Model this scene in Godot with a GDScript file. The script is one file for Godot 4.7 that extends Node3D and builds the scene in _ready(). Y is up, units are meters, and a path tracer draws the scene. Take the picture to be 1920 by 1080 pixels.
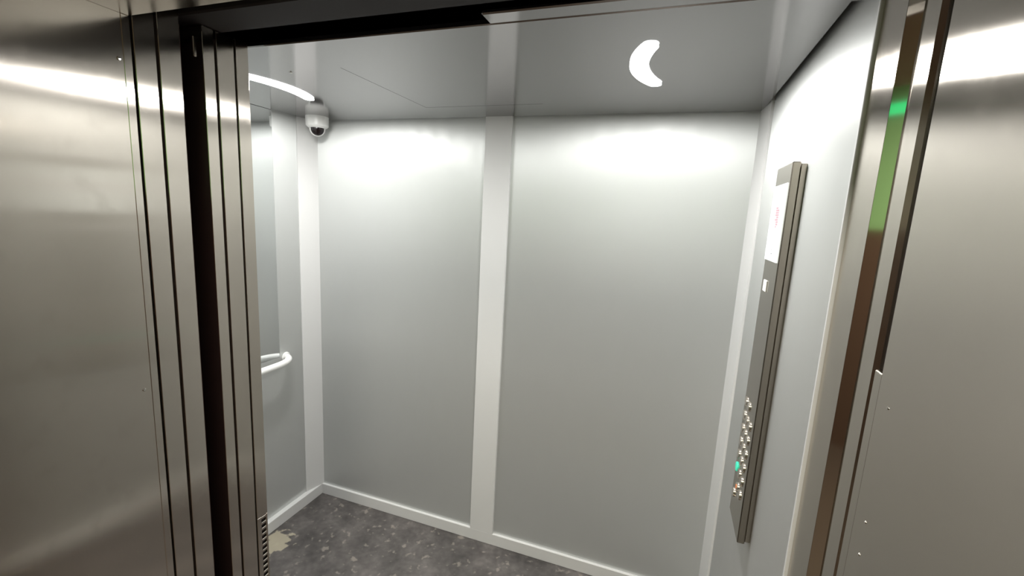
extends Node3D

var mats := {}
var taken := {}

# ---------- mesh helpers ----------
func quad(st: SurfaceTool, a: Vector3, b: Vector3, c: Vector3, d: Vector3, n: Vector3, k := 0) -> void:
	tri(st, a, b, c, n, n, n, k)
	tri(st, a, c, d, n, n, n, k)

func uv_of(p: Vector3, n: Vector3, k: int) -> Vector2:
	# u runs across the sheet, v along its height (the grain of the steel follows v); k = 1 turns it
	var u: Vector2
	if absf(n.y) > 0.75:
		u = Vector2(p.x, p.z)
	elif absf(n.x) > 0.75:
		u = Vector2(p.z, p.y)
	elif absf(n.z) > 0.75:
		u = Vector2(p.x, p.y)
	else:
		u = Vector2(p.x * signf(n.z) - p.z * signf(n.x), p.y)
	return u if k == 0 else Vector2(u.y, u.x)

func tri(st: SurfaceTool, a: Vector3, b: Vector3, c: Vector3, na: Vector3, nb: Vector3, nc: Vector3, k := 0) -> void:
	var n := (na + nb + nc).normalized()
	if (b - a).cross(c - a).dot(n) > 0.0:
		var t := b; b = c; c = t
		t = nb; nb = nc; nc = t
	for q in [[a, na], [b, nb], [c, nc]]:
		st.set_normal(q[1]); st.set_uv(uv_of(q[0], n, k)); st.add_vertex(q[0])

func begin() -> SurfaceTool:
	var st := SurfaceTool.new()
	st.begin(Mesh.PRIMITIVE_TRIANGLES)
	return st

# box from corner lo to corner hi with chamfered edges
func bx(st: SurfaceTool, lo: Vector3, hi: Vector3, c := 0.0015, k := 0) -> void:
	var m := (lo + hi) * 0.5
	var h := (hi - lo) * 0.5
	c = minf(c, minf(h.x, minf(h.y, h.z)) * 0.6)
	var ax := [Vector3.RIGHT, Vector3.UP, Vector3.BACK]
	var P := func(s: Vector3, f: int) -> Vector3:
		var r := Vector3(s.x * (h.x - c), s.y * (h.y - c), s.z * (h.z - c))
		r[f] = s[f] * h[f]
		return m + r
	for f in 3:
		var g := (f + 1) % 3
		var e := (f + 2) % 3
		for s in [-1.0, 1.0]:
			var v := []
			for o in [[-1, -1], [1, -1], [1, 1], [-1, 1]]:
				var w := Vector3.ZERO
				w[f] = s; w[g] = o[0]; w[e] = o[1]
				v.append(P.call(w, f))
			quad(st, v[0], v[1], v[2], v[3], ax[f] * s, k)
		if c <= 0.00001:
			continue
		for sg in [-1.0, 1.0]:
			for se in [-1.0, 1.0]:
				var w0 := Vector3.ZERO
				w0[f] = -1; w0[g] = sg; w0[e] = se
				var w1 := w0
				w1[f] = 1
				var n: Vector3 = (ax[g] * sg + ax[e] * se).normalized()
				quad(st, P.call(w0, g), P.call(w1, g), P.call(w1, e), P.call(w0, e), n, k)
	if c > 0.00001:
		for i in 8:
			var w := Vector3(-1 if i & 1 else 1, -1 if i & 2 else 1, -1 if i & 4 else 1)
			var n := w.normalized()
			tri(st, P.call(w, 0), P.call(w, 1), P.call(w, 2), n, n, n, k)

func box(lo: Vector3, hi: Vector3, c := 0.0015, k := 0) -> SurfaceTool:
	var st := begin()
	bx(st, lo, hi, c, k)
	return st

# upright prism over a plan outline (x, z), given in order round the outline
func prism(st: SurfaceTool, plan: Array, y0: float, y1: float) -> void:
	var mid := Vector2.ZERO
	for p in plan:
		mid += p
	mid /= plan.size()
	for i in plan.size():
		var a: Vector2 = plan[i]
		var b: Vector2 = plan[(i + 1) % plan.size()]
		var t := (b - a).normalized()
		var n := Vector3(t.y, 0, -t.x)
		if n.dot(Vector3((a.x + b.x) / 2 - mid.x, 0, (a.y + b.y) / 2 - mid.y)) < 0:
			n = -n
		quad(st, Vector3(a.x, y0, a.y), Vector3(b.x, y0, b.y), Vector3(b.x, y1, b.y), Vector3(a.x, y1, a.y), n)
	var flat := PackedVector2Array(plan)
	var idx := Geometry2D.triangulate_polygon(flat)
	for i in range(0, idx.size(), 3):
		for q in [[y0, Vector3.DOWN], [y1, Vector3.UP]]:
			var v := []
			for j in 3:
				var p := flat[idx[i + j]]
				v.append(Vector3(p.x, q[0], p.y))
			tri(st, v[0], v[1], v[2], q[1], q[1], q[1])

# turned shape: profile of (radius, height) about an axis through "at"
func lathe(st: SurfaceTool, prof: Array, at: Vector3, basis := Basis(), seg := 32) -> void:
	for i in prof.size() - 1:
		var a: Vector2 = prof[i]
		var b: Vector2 = prof[i + 1]
		var t := (b - a).normalized()
		var nn := Vector2(t.y, -t.x)
		for s in seg:
			var q := []
			for ang in [TAU * s / seg, TAU * (s + 1) / seg]:
				var d := Vector3(cos(ang), 0, sin(ang))
				q.append([basis * (d * a.x + Vector3.UP * a.y) + at, basis * (d * b.x + Vector3.UP * b.y) + at, (basis * (d * nn.x + Vector3.UP * nn.y)).normalized()])
			if a.x > 1e-5:
				tri(st, q[0][0], q[1][0], q[1][1], q[0][2], q[1][2], q[1][2])
			if b.x > 1e-5:
				tri(st, q[0][0], q[1][1], q[0][1], q[0][2], q[1][2], q[0][2])

func tube(st: SurfaceTool, path: Array, r: float, seg := 20) -> void:
	var rings := []
	for i in path.size():
		var t: Vector3 = (path[mini(i + 1, path.size() - 1)] - path[maxi(i - 1, 0)]).normalized()
		var u := t.cross(Vector3.UP).normalized()
		var v := u.cross(t).normalized()
		var ring := []
		for s in seg:
			var a := TAU * s / seg
			var n := u * cos(a) + v * sin(a)
			ring.append([path[i] + n * r, n])
		rings.append(ring)
	for i in path.size() - 1:
		for s in seg:
			var e := (s + 1) % seg
			var A = rings[i][s]; var B = rings[i][e]; var C = rings[i + 1][e]; var D = rings[i + 1][s]
			tri(st, A[0], B[0], C[0], A[1], B[1], C[1])
			tri(st, A[0], C[0], D[0], A[1], C[1], D[1])
	for i in [0, path.size() - 1]:
		var t: Vector3 = (path[1] - path[0]) if i else (path[0] - path[1])
		t = (path[i] - path[1 if i == 0 else i - 1]).normalized()
		for s in seg:
			tri(st, path[i], rings[i][s][0], rings[i][(s + 1) % seg][0], t, t, t)

# ---------- object helpers ----------
func numbered(called: String) -> String:
	taken[called] = taken.get(called, -1) + 1
	return called if taken[called] == 0 else "%s_%03d" % [called, taken[called]]

func part(called: String, st: SurfaceTool, m: Material, parent: Node3D, label := "") -> MeshInstance3D:
	var o := MeshInstance3D.new()
	o.name = called
	o.mesh = st.commit()
	o.material_override = m
	o.mesh.surface_set_material(0, m)
	o.material_override = null
	parent.add_child(o, true)
	if label:
		o.set_meta("label", label)
	return o

func struct(called: String, label: String) -> Node3D:
	var o := Node3D.new()
	o.name = called
	add_child(o)
	o.set_meta("kind", "structure")
	o.set_meta("label", label)
	return o

func solid(called: String, st: SurfaceTool, m: Material, label: String) -> MeshInstance3D:
	var o := part(called, st, m, self, label)
	o.set_meta("kind", "structure")
	return o

func thing(called: String, label: String, category: String, at := Vector3.ZERO, group := "") -> Node3D:
	var o := Node3D.new()
	o.name = numbered(called)
	add_child(o)
	o.position = at
	o.set_meta("label", label)
	o.set_meta("category", category)
	if group:
		o.set_meta("group", group)
	return o

func mat(called: String, c: Color, rough: float, metal := 0.0, aniso := 0.0) -> StandardMaterial3D:
	var m := StandardMaterial3D.new()
	m.resource_name = called
	m.albedo_color = c
	m.roughness = rough
	m.metallic = metal
	if aniso > 0.0:
		m.anisotropy_enabled = true
		m.anisotropy = aniso
	mats[called] = m
	return m

func glow(called: String, c: Color, e: float) -> StandardMaterial3D:
	var m := mat(called, c, 0.4)
	m.emission_enabled = true
	m.emission = c
	m.emission_energy_multiplier = e
	return m

func V(x: float, y: float, z: float) -> Vector3:
	return Vector3(x, y, z)

# plan of the car (metres; z = 0 at the rear wall, x = 0 at the middle strip, floor at y = 0)
const XL := -1.0905
const XR := 1.1016
const H := 2.2
const DL := -0.39     # left side of the doorway
const DR := 1.107     # right side of the doorway
const ZP := 1.75      # face of the landing wall

func _ready() -> void:
	# ---------- camera ----------
	var cam := Camera3D.new()
	cam.name = "camera"
	add_child(cam)
	cam.fov = 65.428
	cam.near = 0.02
	cam.transform = Transform3D(Basis(V(0.941787, 0.050419, -0.332408), V(-0.101240, 0.985331, -0.137381), V(0.320605, 0.163037, 0.933076)), V(0.8008, 1.7595, 2.0345))
	cam.current = true
	# ---------- environment ----------
	var we := WorldEnvironment.new()
	we.name = "environment"
	var env := Environment.new()
	env.background_mode = Environment.BG_COLOR
	env.background_color = Color(0, 0, 0)
	env.tonemap_mode = Environment.TONE_MAPPER_LINEAR
	env.tonemap_exposure = 3.12
	env.sdfgi_enabled = true
	env.ssao_enabled = true
	env.ssil_enabled = true
	we.environment = env
	add_child(we)
	make_materials()
	# ---------- structure ----------
	car_shell()
	front_and_doors()
	portal_and_landing()
	# ---------- things ----------
	ceiling_lamp(-1.0, "white glowing crescent lamp seen edge-on near the dome camera")
	ceiling_lamp(1.0, "white glowing crescent lamp standing alone on the right of the ceiling")
	landing_lamp()
	mirror_and_rail()
	security_camera()
	control_panel()

func make_materials() -> void:
	var panel := mat("brushed_wall_steel", Color(0.83, 0.838, 0.832), 0.56, 0.62, 0.87)
	mat("portal_steel", Color(0.81, 0.782, 0.745), 0.235, 1.0, 1.0)
	mat("ceiling_sheet", Color(0.61, 0.605, 0.605), 0.11, 1.0)
	mat("white_paint", Color(0.82, 0.82, 0.815), 0.45)
	mat("rail_white", Color(0.92, 0.92, 0.91), 0.3)
	mat("mirror_glass", Color(0.9, 0.91, 0.91), 0.02, 1.0)
	mat("dark_steel", Color(0.105, 0.075, 0.068), 0.75)
	mat("black", Color(0.03, 0.027, 0.027), 0.7)
	mat("brown_lining", Color(0.24, 0.15, 0.14), 0.8)
	mat("groove_dark", Color(0.17, 0.12, 0.10), 0.6, 0.2)
	mat("panel_steel", Color(0.64, 0.61, 0.565), 0.13, 1.0, 0.6)
	mat("button_steel", Color(0.80, 0.78, 0.75), 0.32, 1.0)
	mat("polished_steel", Color(0.88, 0.87, 0.84), 0.06, 1.0)
	mat("bright_steel", Color(0.85, 0.84, 0.82), 0.18, 1.0)
	mat("green_paint", Color(0.62, 0.80, 0.54), 0.5)
	mat("brown_wall", Color(0.40, 0.31, 0.25), 0.5)
	mat("beige_paint", Color(0.72, 0.69, 0.64), 0.6)
	mat("landing_tile", Color(0.36, 0.31, 0.27), 0.35)
	mat("plaster", Color(0.42, 0.37, 0.34), 0.7)
	mat("lens", Color(0.10, 0.07, 0.075), 0.15)
	mat("concrete", Color(0.12, 0.11, 0.105), 0.9)
	glow("lamp_light", Color(1, 1, 1), 3.0)
	glow("landing_light", Color(1, 0.97, 0.92), 2.0)
	glow("display_light", Color(0.97, 1.0, 0.985), 0.55)
	mats.display_light.albedo_color = Color(0.2, 0.2, 0.2)
	glow("green_light", Color(0.0, 0.88, 0.5), 0.5)
	glow("button_light", Color(0.25, 0.85, 0.7), 0.12)
	glow("pink_dots", Color(1.0, 0.80, 0.84), 0.25)
	mats.pink_dots.albedo_color = Color(0.2, 0.15, 0.15)
	mat("grey_print", Color(0.5, 0.52, 0.51), 0.6)
	mat("orange_plastic", Color(0.95, 0.55, 0.3), 0.4)
	# faint fingermarks and uneven grain in the sheet steel
	var n := FastNoiseLite.new()
	n.seed = 7
	n.frequency = 0.012
	n.fractal_octaves = 4
	var nt := NoiseTexture2D.new()
	nt.width = 512
	nt.height = 512
	nt.noise = n
	nt.seamless = true
	var g := Gradient.new()
	g.set_color(0, Color(0.88, 0.88, 0.88))
	g.set_color(1, Color(1, 1, 1))
	nt.color_ramp = g
	mats.brushed_wall_steel.roughness_texture = nt
	mats.brushed_wall_steel.uv1_scale = V(1.3, 0.6, 1)
	# fingermarks and remains of protective film on the portal and doors
	var n2 := FastNoiseLite.new()
	n2.seed = 19
	n2.frequency = 0.016
	n2.fractal_octaves = 5
	n2.domain_warp_enabled = true
	n2.domain_warp_amplitude = 40.0
	var nt2 := NoiseTexture2D.new()
	nt2.width = 512
	nt2.height = 512
	nt2.noise = n2
	nt2.seamless = true
	var g2 := Gradient.new()
	g2.offsets = PackedFloat32Array([0.0, 0.58, 0.8, 1.0])
	g2.colors = PackedColorArray([Color(0.68, 0.68, 0.68), Color(0.68, 0.68, 0.68), Color(0.76, 0.76, 0.76), Color(0.8, 0.8, 0.8)])
	nt2.color_ramp = g2
	mats.portal_steel.roughness_texture = nt2
	mats.portal_steel.uv1_scale = V(1.9, 1.4, 1)
	# floor covering: dark rubber with dust, specks and one spill of pale paint
	var W := 1024
	var D := 512
	var im := Image.create(W, D, false, Image.FORMAT_RGB8)
	var big := FastNoiseLite.new()
	big.seed = 3
	big.frequency = 0.009
	big.fractal_octaves = 5
	var sm := FastNoiseLite.new()
	sm.seed = 11
	sm.frequency = 0.045
	sm.fractal_octaves = 3
	var edge := FastNoiseLite.new()
	edge.seed = 5
	edge.frequency = 0.03
	for j in D:
		for i in W:
			var v := 0.315 + 0.11 * big.get_noise_2d(i, j) + 0.05 * sm.get_noise_2d(i, j)
			var c := Color(v * 1.035, v * 0.985, v * 0.965)
			var sp := sm.get_noise_2d(i * 0.9 + 900, j * 0.9) + 0.55 * big.get_noise_2d(i * 2.0 + 400, j * 2.0)
			if sp > 0.40:
				c = c.lerp(Color(0.60, 0.57, 0.53), clampf((sp - 0.40) * 2.2, 0, 0.6))
			var x := -1.1 + 2.22 * i / W
			var z := 1.06 * j / D
			var r := Vector2((x + 0.985) / 0.085, (z - 0.43) / 0.075).length() + 0.75 * edge.get_noise_2d(i, j)
			if r < 1.0:
				c = c.lerp(Color(0.66, 0.63, 0.55), clampf((1.0 - r) * 6.0, 0, 0.9))
			im.set_pixel(i, j, c)
	var fm := mat("floor_rubber", Color(1, 1, 1), 0.5)
	fm.albedo_texture = ImageTexture.create_from_image(im)
	fm.uv1_scale = V(1.0 / 2.22, 1.0 / 1.06, 1)
	fm.uv1_offset = V(1.1 / 2.22, 0, 0)

# ---------------------------------------------------------------- the car
func car_shell() -> void:
	solid("floor", box(V(-1.1, -0.04, -0.02), V(1.12, 0, 1.06), 0.0), mats.floor_rubber, "dark grey rubber floor of the lift car with dust and a pale spill")
	# rear wall
	var w := struct("wall_rear", "rear wall of the lift car in brushed steel, split by a pale strip")
	part("backing", box(V(-1.13, 0, -0.05), V(1.14, 2.32, -0.018), 0.0), mats.dark_steel, w)
	part("steel_panel", box(V(-1.066, 0.03, -0.017), V(-0.058, 2.26, 0)), mats.brushed_wall_steel, w)
	part("steel_panel", box(V(0.058, 0.03, -0.017), V(1.09, 2.26, 0)), mats.brushed_wall_steel, w)
	solid("trim_1", box(V(-0.066, 0.05, -0.016), V(0.066, 2.26, 0.013), 0.002), mats.white_paint, "pale vertical strip in the middle of the rear wall")
	# corner strips, slightly turned into the room
	var st := begin()
	prism(st, [Vector2(-1.0585, 0.0), Vector2(XL + 0.004, 0.114), Vector2(XL - 0.012, 0.114), Vector2(-1.074, -0.015)], 0.03, 2.26)
	solid("trim_2", st, mats.white_paint, "pale corner strip between rear wall and mirror wall")
	st = begin()
	prism(st, [Vector2(1.0831, 0.0), Vector2(XR - 0.008, 0.150), Vector2(XR + 0.012, 0.150), Vector2(1.10, -0.015)], 0.03, 2.26)
	solid("trim_3", st, mats.white_paint, "pale corner strip between rear wall and control panel wall")
	# side walls
	w = struct("wall_left", "left wall of the lift car, grey brushed steel")
	part("backing", box(V(-1.15, 0, -0.02), V(-1.109, 2.32, 1.04), 0.0), mats.dark_steel, w)
	st = begin()
	bx(st, V(-1.108, 0.03, 0.116), V(XL, 2.26, 0.2685), 0.0)
	bx(st, V(-1.108, 0.03, 0.2685), V(XL, 0.945, 0.994), 0.0)
	part("steel_panel", st, mats.brushed_wall_steel, w)
	w = struct("wall_right", "right wall of the lift car, pale brushed steel, carrying the control panel")
	part("backing", box(V(1.1165, 0, -0.02), V(1.15, 2.32, 1.03), 0.0), mats.dark_steel, w)
	part("steel_panel", box(V(XR, 0.03, 0.153), V(1.1162, 2.26, 1.030)), mats.brushed_wall_steel, w)
	part("edge_strip", box(V(XR - 0.001, 0.03, 1.0302), V(1.1162, 2.26, 1.0373), 0.0012), mats.white_paint, w)
	part("edge_strip", box(V(XR - 0.006, 0.03, 0.1505), V(1.113, 2.26, 0.1525), 0.0005), mats.white_paint, w)
	# baseboards, proud of the walls
	solid("baseboard_rear", box(V(-1.077, 0, -0.016), V(1.09, 0.065, 0.0132), 0.002), mats.white_paint, "pale skirting along the rear wall")
	solid("baseboard_left", box(V(-1.108, 0, 0.0), V(-1.062, 0.065, 0.99), 0.002), mats.white_paint, "pale skirting with a broad ledge below the mirror wall")
	solid("baseboard_right", box(V(1.083, 0, 0.0), V(1.114, 0.065, 1.03), 0.002), mats.white_paint, "pale skirting under the control panel wall")
	# ceiling with its hatch, hung clear of the walls
	var c := struct("ceiling", "grey glossy sheet ceiling of the lift car with a hatch")
	st = begin()
	var x0 := XL + 0.005
	var x1 := XR - 0.015
	bx(st, V(x0, H, 0.006), V(-0.2665, H + 0.02, 0.930), 0.0, 1)
	bx(st, V(0.2665, H, 0.006), V(x1, H + 0.02, 0.930), 0.0, 1)
	bx(st, V(-0.2665, H, 0.006), V(0.2665, H + 0.02, 0.214), 0.0, 1)
	bx(st, V(-0.2665, H, 0.76), V(0.2665, H + 0.02, 0.930), 0.0, 1)
	part("ceiling_sheet", st, mats.ceiling_sheet, c)
	part("hatch_lid", box(V(-0.2645, H, 0.2165), V(0.2665, H + 0.018, 0.76), 0.0, 1), mats.ceiling_sheet, c)
	part("front_strip", box(V(x0, H - 0.003, 0.9305), V(XR + 0.012, H + 0.012, 0.978), 0.0025, 1), mats.ceiling_sheet, c)
	part("front_cover", box(V(0.351, H - 0.004, 0.984), V(DR, H + 0.006, 1.036), 0.003, 1), mats.ceiling_sheet, c)
	part("roof", box(V(-1.15, 2.3, -0.05), V(1.15, 2.34, 1.0), 0.0), mats.black, c)
	lathe_screw(c, V(-0.481, H, 0.751), Vector3.DOWN, 0.006)

func lathe_screw(parent: Node3D, at: Vector3, out: Vector3, r: float) -> void:
	var st := begin()
	var u := out
	var s := u.cross(Vector3(0.3, 0.5, 0.8)).normalized()
	var b := Basis(s, u, s.cross(u))
	lathe(st, [Vector2(r, -0.001), Vector2(r, r * 0.25), Vector2(r * 0.7, r * 0.5), Vector2(0, r * 0.55)], at, b, 14)
	part("screw", st, mats.bright_steel, parent)

func front_and_doors() -> void:
	# car front beside the doorway, with a column of slots low in its edge
	var w := struct("wall_front", "steel front return of the lift car beside the open doors")
	part("front_sheet", box(V(-1.13, 0, 0.996), V(DL - 0.012, 2.2, 1.036), 0.0), mats.brushed_wall_steel, w)
	part("edge_sheet", box(V(DL - 0.012, 0.72, 0.996), V(DL, 2.2, 1.036), 0.001), mats.portal_steel, w)
	part("edge_bar", box(V(DL - 0.012, 0, 0.996), V(DL, 0.72, 1.0025), 0.0012), mats.portal_steel, w)
	part("edge_bar", box(V(DL - 0.012, 0, 1.0205), V(DL, 0.72, 1.036), 0.001), mats.portal_steel, w)
	part("slot_back", box(V(DL - 0.0125, 0, 1.0025), V(DL - 0.009, 0.72, 1.0205), 0.0), mats.black, w)
	for i in 34:
		var y := 0.7095 - i * 0.0205
		part("slot_rung", box(V(DL - 0.0085, y, 1.0025), V(DL, y + 0.0085, 1.0205), 0.0008), mats.portal_steel, w)
	# car doors: two telescopic leaves pushed open to the left
	var d := struct("door_1", "inner pair of telescopic steel lift doors, pushed open to the left")
	part("door_leaf", box(V(-1.12, 0.005, 1.0415), V(DL, 2.198, 1.0925), 0.001), mats.portal_steel, d)
	part("door_leaf", box(V(-1.12, 0.005, 1.0995), V(DL, 2.198, 1.1315), 0.001), mats.portal_steel, d)
	part("seal_strip", box(V(-1.1, 0.005, 1.0925), V(DL - 0.012, 2.18, 1.0995), 0.0), mats.groove_dark, d)
	part("coupling_tab", box(V(-0.398, 2.115, 1.148), V(-0.388, 2.165, 1.157), 0.002), mats.panel_steel, d)
	var e := struct("door_2", "outer pair of telescopic steel landing doors, pushed open to the left")
	part("door_leaf", box(V(-1.14, 0.005, 1.189), V(DL, 2.262, 1.2405), 0.001), mats.portal_steel, e)
	part("door_leaf", box(V(-1.14, 0.005, 1.2475), V(DL, 2.262, 1.294), 0.001), mats.portal_steel, e)
	part("back_lining", box(V(-1.13, 0.005, 1.1865), V(DL - 0.003, 2.18, 1.1889), 0.0), mats.brown_lining, e)
	part("seal_strip", box(V(-1.12, 0.005, 1.2405), V(DL - 0.012, 2.18, 1.2475), 0.0), mats.groove_dark, e)
	# strike side of the car doorway
	var s := struct("trim_4", "steel strike jamb of the lift car on the right of the doorway")
	part("jamb_sheet", box(V(DR, 0, 1.0376), V(DR + 0.03, 2.2, 1.137), 0.0012), mats.portal_steel, s)
	var st := begin()
	prism(st, [Vector2(DR, 1.1373), Vector2(DR + 0.0176, 1.1452), Vector2(DR + 0.045, 1.154), Vector2(DR + 0.045, 1.1373)], 0, 2.2)
	part("jamb_return", st, mats.polished_steel, s)
	# header over the doors
	var h := struct("trim_5", "dark door header and track housing above the lift doorway")
	part("operator_cover", box(V(-1.15, H, 1.072), V(1.2, 2.4, 1.185), 0.004), mats.dark_steel, h)
	part("track_beam", box(V(-1.15, 2.27, 1.19), V(1.2, 2.4, 1.304), 0.003), mats.black, h)
	part("header_back", box(V(-1.15, 2.26, 0.984), V(1.2, 2.4, 1.07), 0.0), mats.black, h)
	# sills
	part("sill_plate", box(V(-1.15, -0.03, 1.062), V(1.2, 0, 1.135), 0.001, 1), mats.panel_steel, d)
	part("sill_plate", box(V(-1.15, -0.03, 1.165), V(1.2, 0, 1.308), 0.001, 1), mats.panel_steel, e)

func portal_and_landing() -> void:
	var p := struct("trim_6", "brushed steel portal lining on the left of the lift doorway")
	part("side_sheet", box(V(DL - 0.014, 0, 1.3175), V(DL, 2.152, ZP + 0.004), 0.0004), mats.portal_steel, p)
	part("folded_edge", box(V(DL - 0.014, 0, 1.300), V(DL + 0.0006, 2.152, 1.3175), 0.001), mats.portal_steel, p)
	lathe_screw(p, V(DL, 2.055, 1.327), Vector3.RIGHT, 0.0045)
	lathe_screw(p, V(DL, 1.283, 1.334), Vector3.RIGHT, 0.004)
	var q := struct("trim_7", "brushed steel portal lining on the right of the lift doorway")
	part("side_sheet", box(V(DR, 0, 1.274), V(DR + 0.014, 2.152, ZP + 0.004), 0.0015), mats.portal_steel, q)
	part("strike_strip", box(V(DR, 0, 1.196), V(DR + 0.02, 2.2, 1.249), 0.006), mats.portal_steel, q)
	part("groove_back", box(V(DR + 0.009, 1.56, 1.249), V(DR + 0.02, 2.2, 1.2738), 0.0), mats.groove_dark, q)
	part("filler_strip", box(V(DR + 0.001, 0, 1.2492), V(DR + 0.02, 1.559, 1.2738), 0.0015), mats.portal_steel, q)
	for y in [1.522, 1.348, 1.296]:
		lathe_screw(q, V(DR, y, 1.31), Vector3.LEFT, 0.0022)
	solid("trim_8", box(V(DL - 0.014, 2.152, 1.300), V(DR + 0.014, 2.17, ZP + 0.004), 0.0015, 1), mats.portal_steel, "brushed steel soffit of the portal above the lift doorway")
	# landing behind the camera
	var w := struct("wall_front_landing", "landing wall around the lift portal")
	part("wall_side", box(V(-2.3, -0.05, 1.312), V(DL - 0.015, 2.93, ZP), 0.0), mats.beige_paint, w)
	part("wall_side", box(V(DR + 0.021, -0.05, 1.312), V(2.8, 2.93, ZP), 0.0), mats.beige_paint, w)
	part("wall_top", box(V(DL - 0.015, 2.171, 1.312), V(DR + 0.021, 2.93, ZP), 0.0), mats.beige_paint, w)
	for sd in [["wall_left_landing", -2.4, "left"], ["wall_right_landing", 2.8, "right"]]:
		w = struct(sd[0], "%s side wall of the landing, beige above and brown below" % sd[2])
		part("upper_wall", box(V(sd[1], 1.78, ZP), V(sd[1] + 0.1, 2.93, 4.2), 0.0), mats.beige_paint, w)
		part("lower_wall", box(V(sd[1], -0.05, ZP), V(sd[1] + 0.1, 1.78, 4.2), 0.0), mats.brown_wall, w)
	w = struct("wall_back_landing", "landing wall facing the lift, green above and brown below")
	part("upper_wall", box(V(-2.4, 1.78, 4.2), V(2.9, 2.93, 4.3), 0.0), mats.green_paint, w)
	part("lower_wall", box(V(-2.4, -0.05, 4.2), V(2.9, 1.78, 4.3), 0.0), mats.brown_wall, w)
	solid("floor_landing", box(V(-2.4, -0.05, 1.309), V(2.9, 0, 4.3), 0.0), mats.landing_tile, "brown tiled landing floor outside the lift")
	solid("ceiling_landing", box(V(-2.4, 2.88, ZP), V(2.9, 2.93, 4.3), 0.0), mats.plaster, "plain landing ceiling outside the lift")
	# shaft between car and landing
	var s := struct("wall_shaft", "dark concrete lift shaft around the car")
	part("shaft_side", box(V(-1.6, -0.3, -0.2), V(-1.5, 2.6, 1.31), 0.0), mats.concrete, s)
	part("shaft_side", box(V(1.5, -0.3, -0.2), V(1.6, 2.6, 1.31), 0.0), mats.concrete, s)
	part("shaft_top", box(V(-1.6, 2.5, -0.2), V(1.6, 2.6, 1.31), 0.0), mats.concrete, s)
	part("shaft_floor", box(V(-1.6, -0.3, -0.2), V(1.6, -0.25, 1.31), 0.0), mats.concrete, s)

# ---------------------------------------------------------------- lamps
func area(parent: Node3D, called: String, at: Vector3, turn: float, size: Vector2, e: float, col: Color) -> void:
	var l := AreaLight3D.new()
	l.name = called
	parent.add_child(l, true)
	l.position = at
	l.rotation = V(-PI / 2, 0, 0)
	l.basis = Basis(Vector3.UP, turn) * l.basis
	l.area_size = size
	l.light_energy = e
	l.light_color = col
	l.shadow_enabled = true
	l.area_range = 8.0
	l.area_attenuation = 2.0

func ceiling_lamp(side: float, label: String) -> void:
	var at := V(0.666 * side, H, 0.60)
	var t := thing("crescent_lamp", label, "lamp", at, "crescent lamps in the lift ceiling")
	var R := 0.381
	var half := 0.455
	for k in 2:
		var grow := -0.003 if k == 0 else 0.0
		var plan := []
		var n := 16
		var outer := []
		var inner := []
		for i in n + 1:
			var a := lerpf(-half, half, float(i) / n)
			var wd: float = 0.0265 - 0.006 * pow(absf(a) / half, 2.0) + grow
			outer.append(Vector2(side * (R - (R + wd) * cos(a)), (R + wd) * sin(a)))
			inner.append(Vector2(side * (R - (R - wd) * cos(a)), (R - wd) * sin(a)))
		var cap := func(a: float, sgn: float) -> Array:
			var res := []
			var cen := Vector2(side * (R - R * cos(a)), R * sin(a))
			var rad := 0.0205 + grow
			var e_out := Vector2(side * -cos(a), sin(a))
			var tang := Vector2(side * sin(a), cos(a)) * sgn
			for j in range(1, 8):
				var b := PI * j / 8.0
				res.append(cen + e_out * cos(b) * rad + tang * sin(b) * rad)
			return res
		plan.append_array(outer)
		plan.append_array(cap.call(half, 1.0))
		inner.reverse()
		plan.append_array(inner)
		var low: Array = cap.call(-half, -1.0)
		low.reverse()
		plan.append_array(low)
		var st := begin()
		if k == 0:
			prism(st, plan, -0.002, 0.0)
			part("housing", st, mats.white_paint, t)
		else:
			prism(st, plan, -0.005, -0.002)
			part("diffuser", st, mats.lamp_light, t, "glowing white crescent diffuser")
	for i in 3:
		var a := (i - 1) * 0.31
		area(t, "lamp_light", V(side * (R - R * cos(a)), -0.0065, R * sin(a)), -a * side, Vector2(0.045, 0.118), 0.16, Color(1, 0.995, 0.985))

func landing_lamp() -> void:
	var t := thing("landing_lamp", "flat ceiling lamp on the landing behind the camera", "lamp", V(0.5, 2.88, 3.1))
	part("frame", box(V(-0.31, -0.03, -0.31), V(0.31, 0, 0.31), 0.004), mats.white_paint, t)
	part("diffuser", box(V(-0.29, -0.034, -0.29), V(0.29, -0.03, 0.29), 0.001), mats.landing_light, t)
	area(t, "landing_light", V(0, -0.04, 0), 0, Vector2(0.58, 0.58), 2.0, Color(1, 0.97, 0.92))
	var s := thing("green_sign", "small green glowing indicator on the green landing wall", "sign", V(-0.545, 2.655, 4.2))
	part("case", box(V(-0.1, -0.05, -0.035), V(0.1, 0.05, 0), 0.005), mats.white_paint, s)
	for y in [-0.021, 0.021]:
		part("glowing_bar", box(V(-0.085, y - 0.014, -0.038), V(0.085, y + 0.014, -0.035), 0.001), mats.green_light, s)

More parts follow.
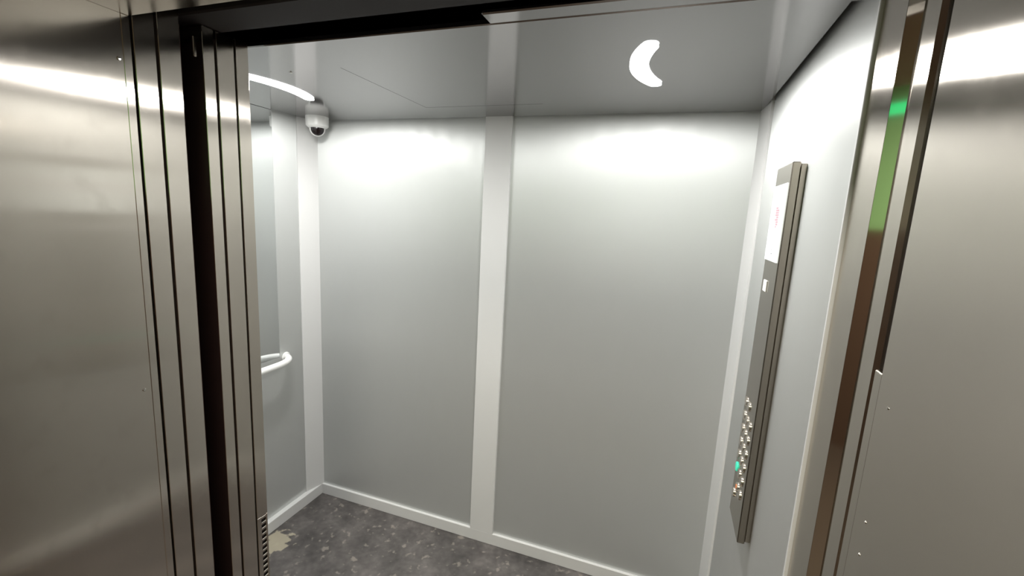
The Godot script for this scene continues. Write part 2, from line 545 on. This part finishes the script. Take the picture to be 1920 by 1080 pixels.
# ---------------------------------------------------------------- things in the car
func mirror_and_rail() -> void:
	var m := thing("mirror", "tall wall mirror at the left edge of the car interior", "mirror", V(XL, 0.945, 0.63))
	part("backing", box(V(-0.0165, 0.001, -0.3605), V(-0.005, 1.315, 0.362), 0.0), mats.groove_dark, m)
	part("glass", box(V(-0.005, 0.001, -0.3605), V(-0.0005, 1.315, 0.362), 0.0008), mats.mirror_glass, m)
	var r := thing("handrail", "white tubular handrail with curved end in front of the mirror", "handrail", V(XL, 0.937, 0.6))
	var path := []
	var d := 0.077
	var bend := 0.13
	path.append(V(0.0008, 0, -0.37))
	for i in range(1, 12):
		var a := PI / 2 * i / 11.0
		path.append(V(d * sin(a), 0, -0.37 + bend * (1.0 - cos(a))))
	for i in range(1, 10):
		path.append(V(d, 0, lerpf(-0.37 + bend, 0.349 - bend, i / 10.0)))
	for i in range(11, 0, -1):
		var a := PI / 2 * i / 11.0
		path.append(V(d * sin(a), 0, 0.349 - bend * (1.0 - cos(a))))
	path.append(V(0.0008, 0, 0.349))
	var st := begin()
	tube(st, path, 0.0165, 24)
	part("rail", st, mats.rail_white, r)
	for z in [-0.37, 0.349]:
		st = begin()
		lathe(st, [Vector2(0.026, 0), Vector2(0.026, 0.003), Vector2(0.022, 0.005), Vector2(0.016, 0.005)], V(0.0002, 0, z), Basis(Vector3.UP, Vector3.RIGHT, Vector3.BACK), 24)
		part("end_plate", st, mats.rail_white, r)

func security_camera() -> void:
	var c := thing("dome_camera", "white dome security camera under the ceiling in the rear corner", "camera", V(-0.972, H, 0.095))
	var st := begin()
	lathe(st, [Vector2(0, 0), Vector2(0.0655, 0), Vector2(0.0655, -0.002), Vector2(0.064, -0.050), Vector2(0.061, -0.056), Vector2(0.046, -0.066), Vector2(0, -0.066)], Vector3.ZERO, Basis(), 48)
	part("body", st, mats.rail_white, c)
	st = begin()
	var prof := []
	for i in 13:
		var a := PI / 2 * i / 12.0
		prof.append(Vector2(0.0445 * cos(a), -0.0445 * sin(a)))
	lathe(st, prof, V(0, -0.068, 0), Basis(), 40)
	var shell := part("dome_shell", st, mats.rail_white, c)
	# dark window set in the shell, looking out at the doorway
	st = begin()
	prof = []
	for i in 13:
		var a := 0.93 * i / 12.0
		prof.append(Vector2(0.0458 * sin(a), 0.0458 * cos(a)))
	prof.reverse()
	var look := V(0.72, -0.22, 0.75).normalized()
	var s := look.cross(Vector3.UP).normalized()
	lathe(st, prof, V(0, -0.068, 0), Basis(s, look, s.cross(look)), 36)
	part("dark_window", st, mats.lens, shell, "dark smoked window of the dome")
	c.scale = Vector3.ONE * 0.86

func control_panel() -> void:
	var t := thing("control_panel", "tall steel lift control panel with white display and rows of buttons", "control panel", V(XR, 0.868, 0.645))
	var top := 1.054
	part("back_tray", box(V(-0.014, 0.004, -0.078), V(0, top - 0.004, 0.079), 0.0015), mats.panel_steel, t)
	var f := part("faceplate", box(V(-0.034, 0, -0.085), V(-0.0145, top, 0.085), 0.0025), mats.panel_steel, t)
	var fx := -0.0342
	# display
	var d := part("display", box(V(fx - 0.0022, 0.800, -0.083), V(fx + 0.001, 1.004, 0.068), 0.0006), mats.display_light, t, "glowing white display")
	var dx := fx - 0.0024
	var st := begin()
	for j in 9:
		for i in 3:
			if (i == 0 and j in [0, 1, 2, 4]) or (i == 2 and j in [0, 8]):
				continue
			bx(st, V(dx - 0.0006, 0.890 + j * 0.0062, -0.014 + i * 0.013), V(dx + 0.0004, 0.8955 + j * 0.0062, -0.003 + i * 0.013), 0.0)
	part("pink_digit", st, mats.pink_dots, d, "faint pink dot-matrix figure")
	st = begin()
	for i in 20:
		var a := TAU * i / 20.0
		var b := TAU * (i + 1) / 20.0
		var q := []
		for w in [[a, 1.0], [b, 1.0], [b, 0.72], [a, 0.72]]:
			q.append(V(dx - 0.0003, 0.838 + 0.0095 * w[1] * sin(w[0]), 0.0 + 0.008 * w[1] * cos(w[0])))
		quad(st, q[0], q[1], q[2], q[3], Vector3.LEFT)
	part("grey_symbol", st, mats.grey_print, d)
	part("grey_caption", box(V(dx - 0.0004, 0.819, -0.010), V(dx + 0.0004, 0.8215, 0.010), 0.0), mats.grey_print, d)
	# small white plate under the display
	part("white_plate", box(V(fx - 0.003, 0.712, -0.046), V(fx + 0.001, 0.744, -0.008), 0.003), mats.rail_white, t)
	# push buttons, three columns
	for row in 8:
		for col in 3:
			if (row == 0 and col == 2) or (row == 7 and col > 0) or (row == 6 and col == 0):
				continue
			var c := V(fx, 0.372 - row * 0.0425, -0.055 + col * 0.043)
			st = begin()
			lathe(st, [Vector2(0.0145, 0), Vector2(0.0145, 0.0028), Vector2(0.013, 0.0036), Vector2(0, 0.0036)], c, Basis(Vector3.UP, Vector3.LEFT, Vector3.FORWARD), 20)
			var lit := row == 5 and col == 0
			var m: Material = mats.button_light if lit else mats.button_steel
			var pb := part("push_button", st, m, t, "push button glowing green" if lit else "")
			if row == 6 and col == 1:
				st = begin()
				lathe(st, [Vector2(0.007, 0.0035), Vector2(0.007, 0.0045), Vector2(0, 0.0048)], c, Basis(Vector3.UP, Vector3.LEFT, Vector3.FORWARD), 14)
				part("orange_mark", st, mats.orange_plastic, pb, "small orange mark")
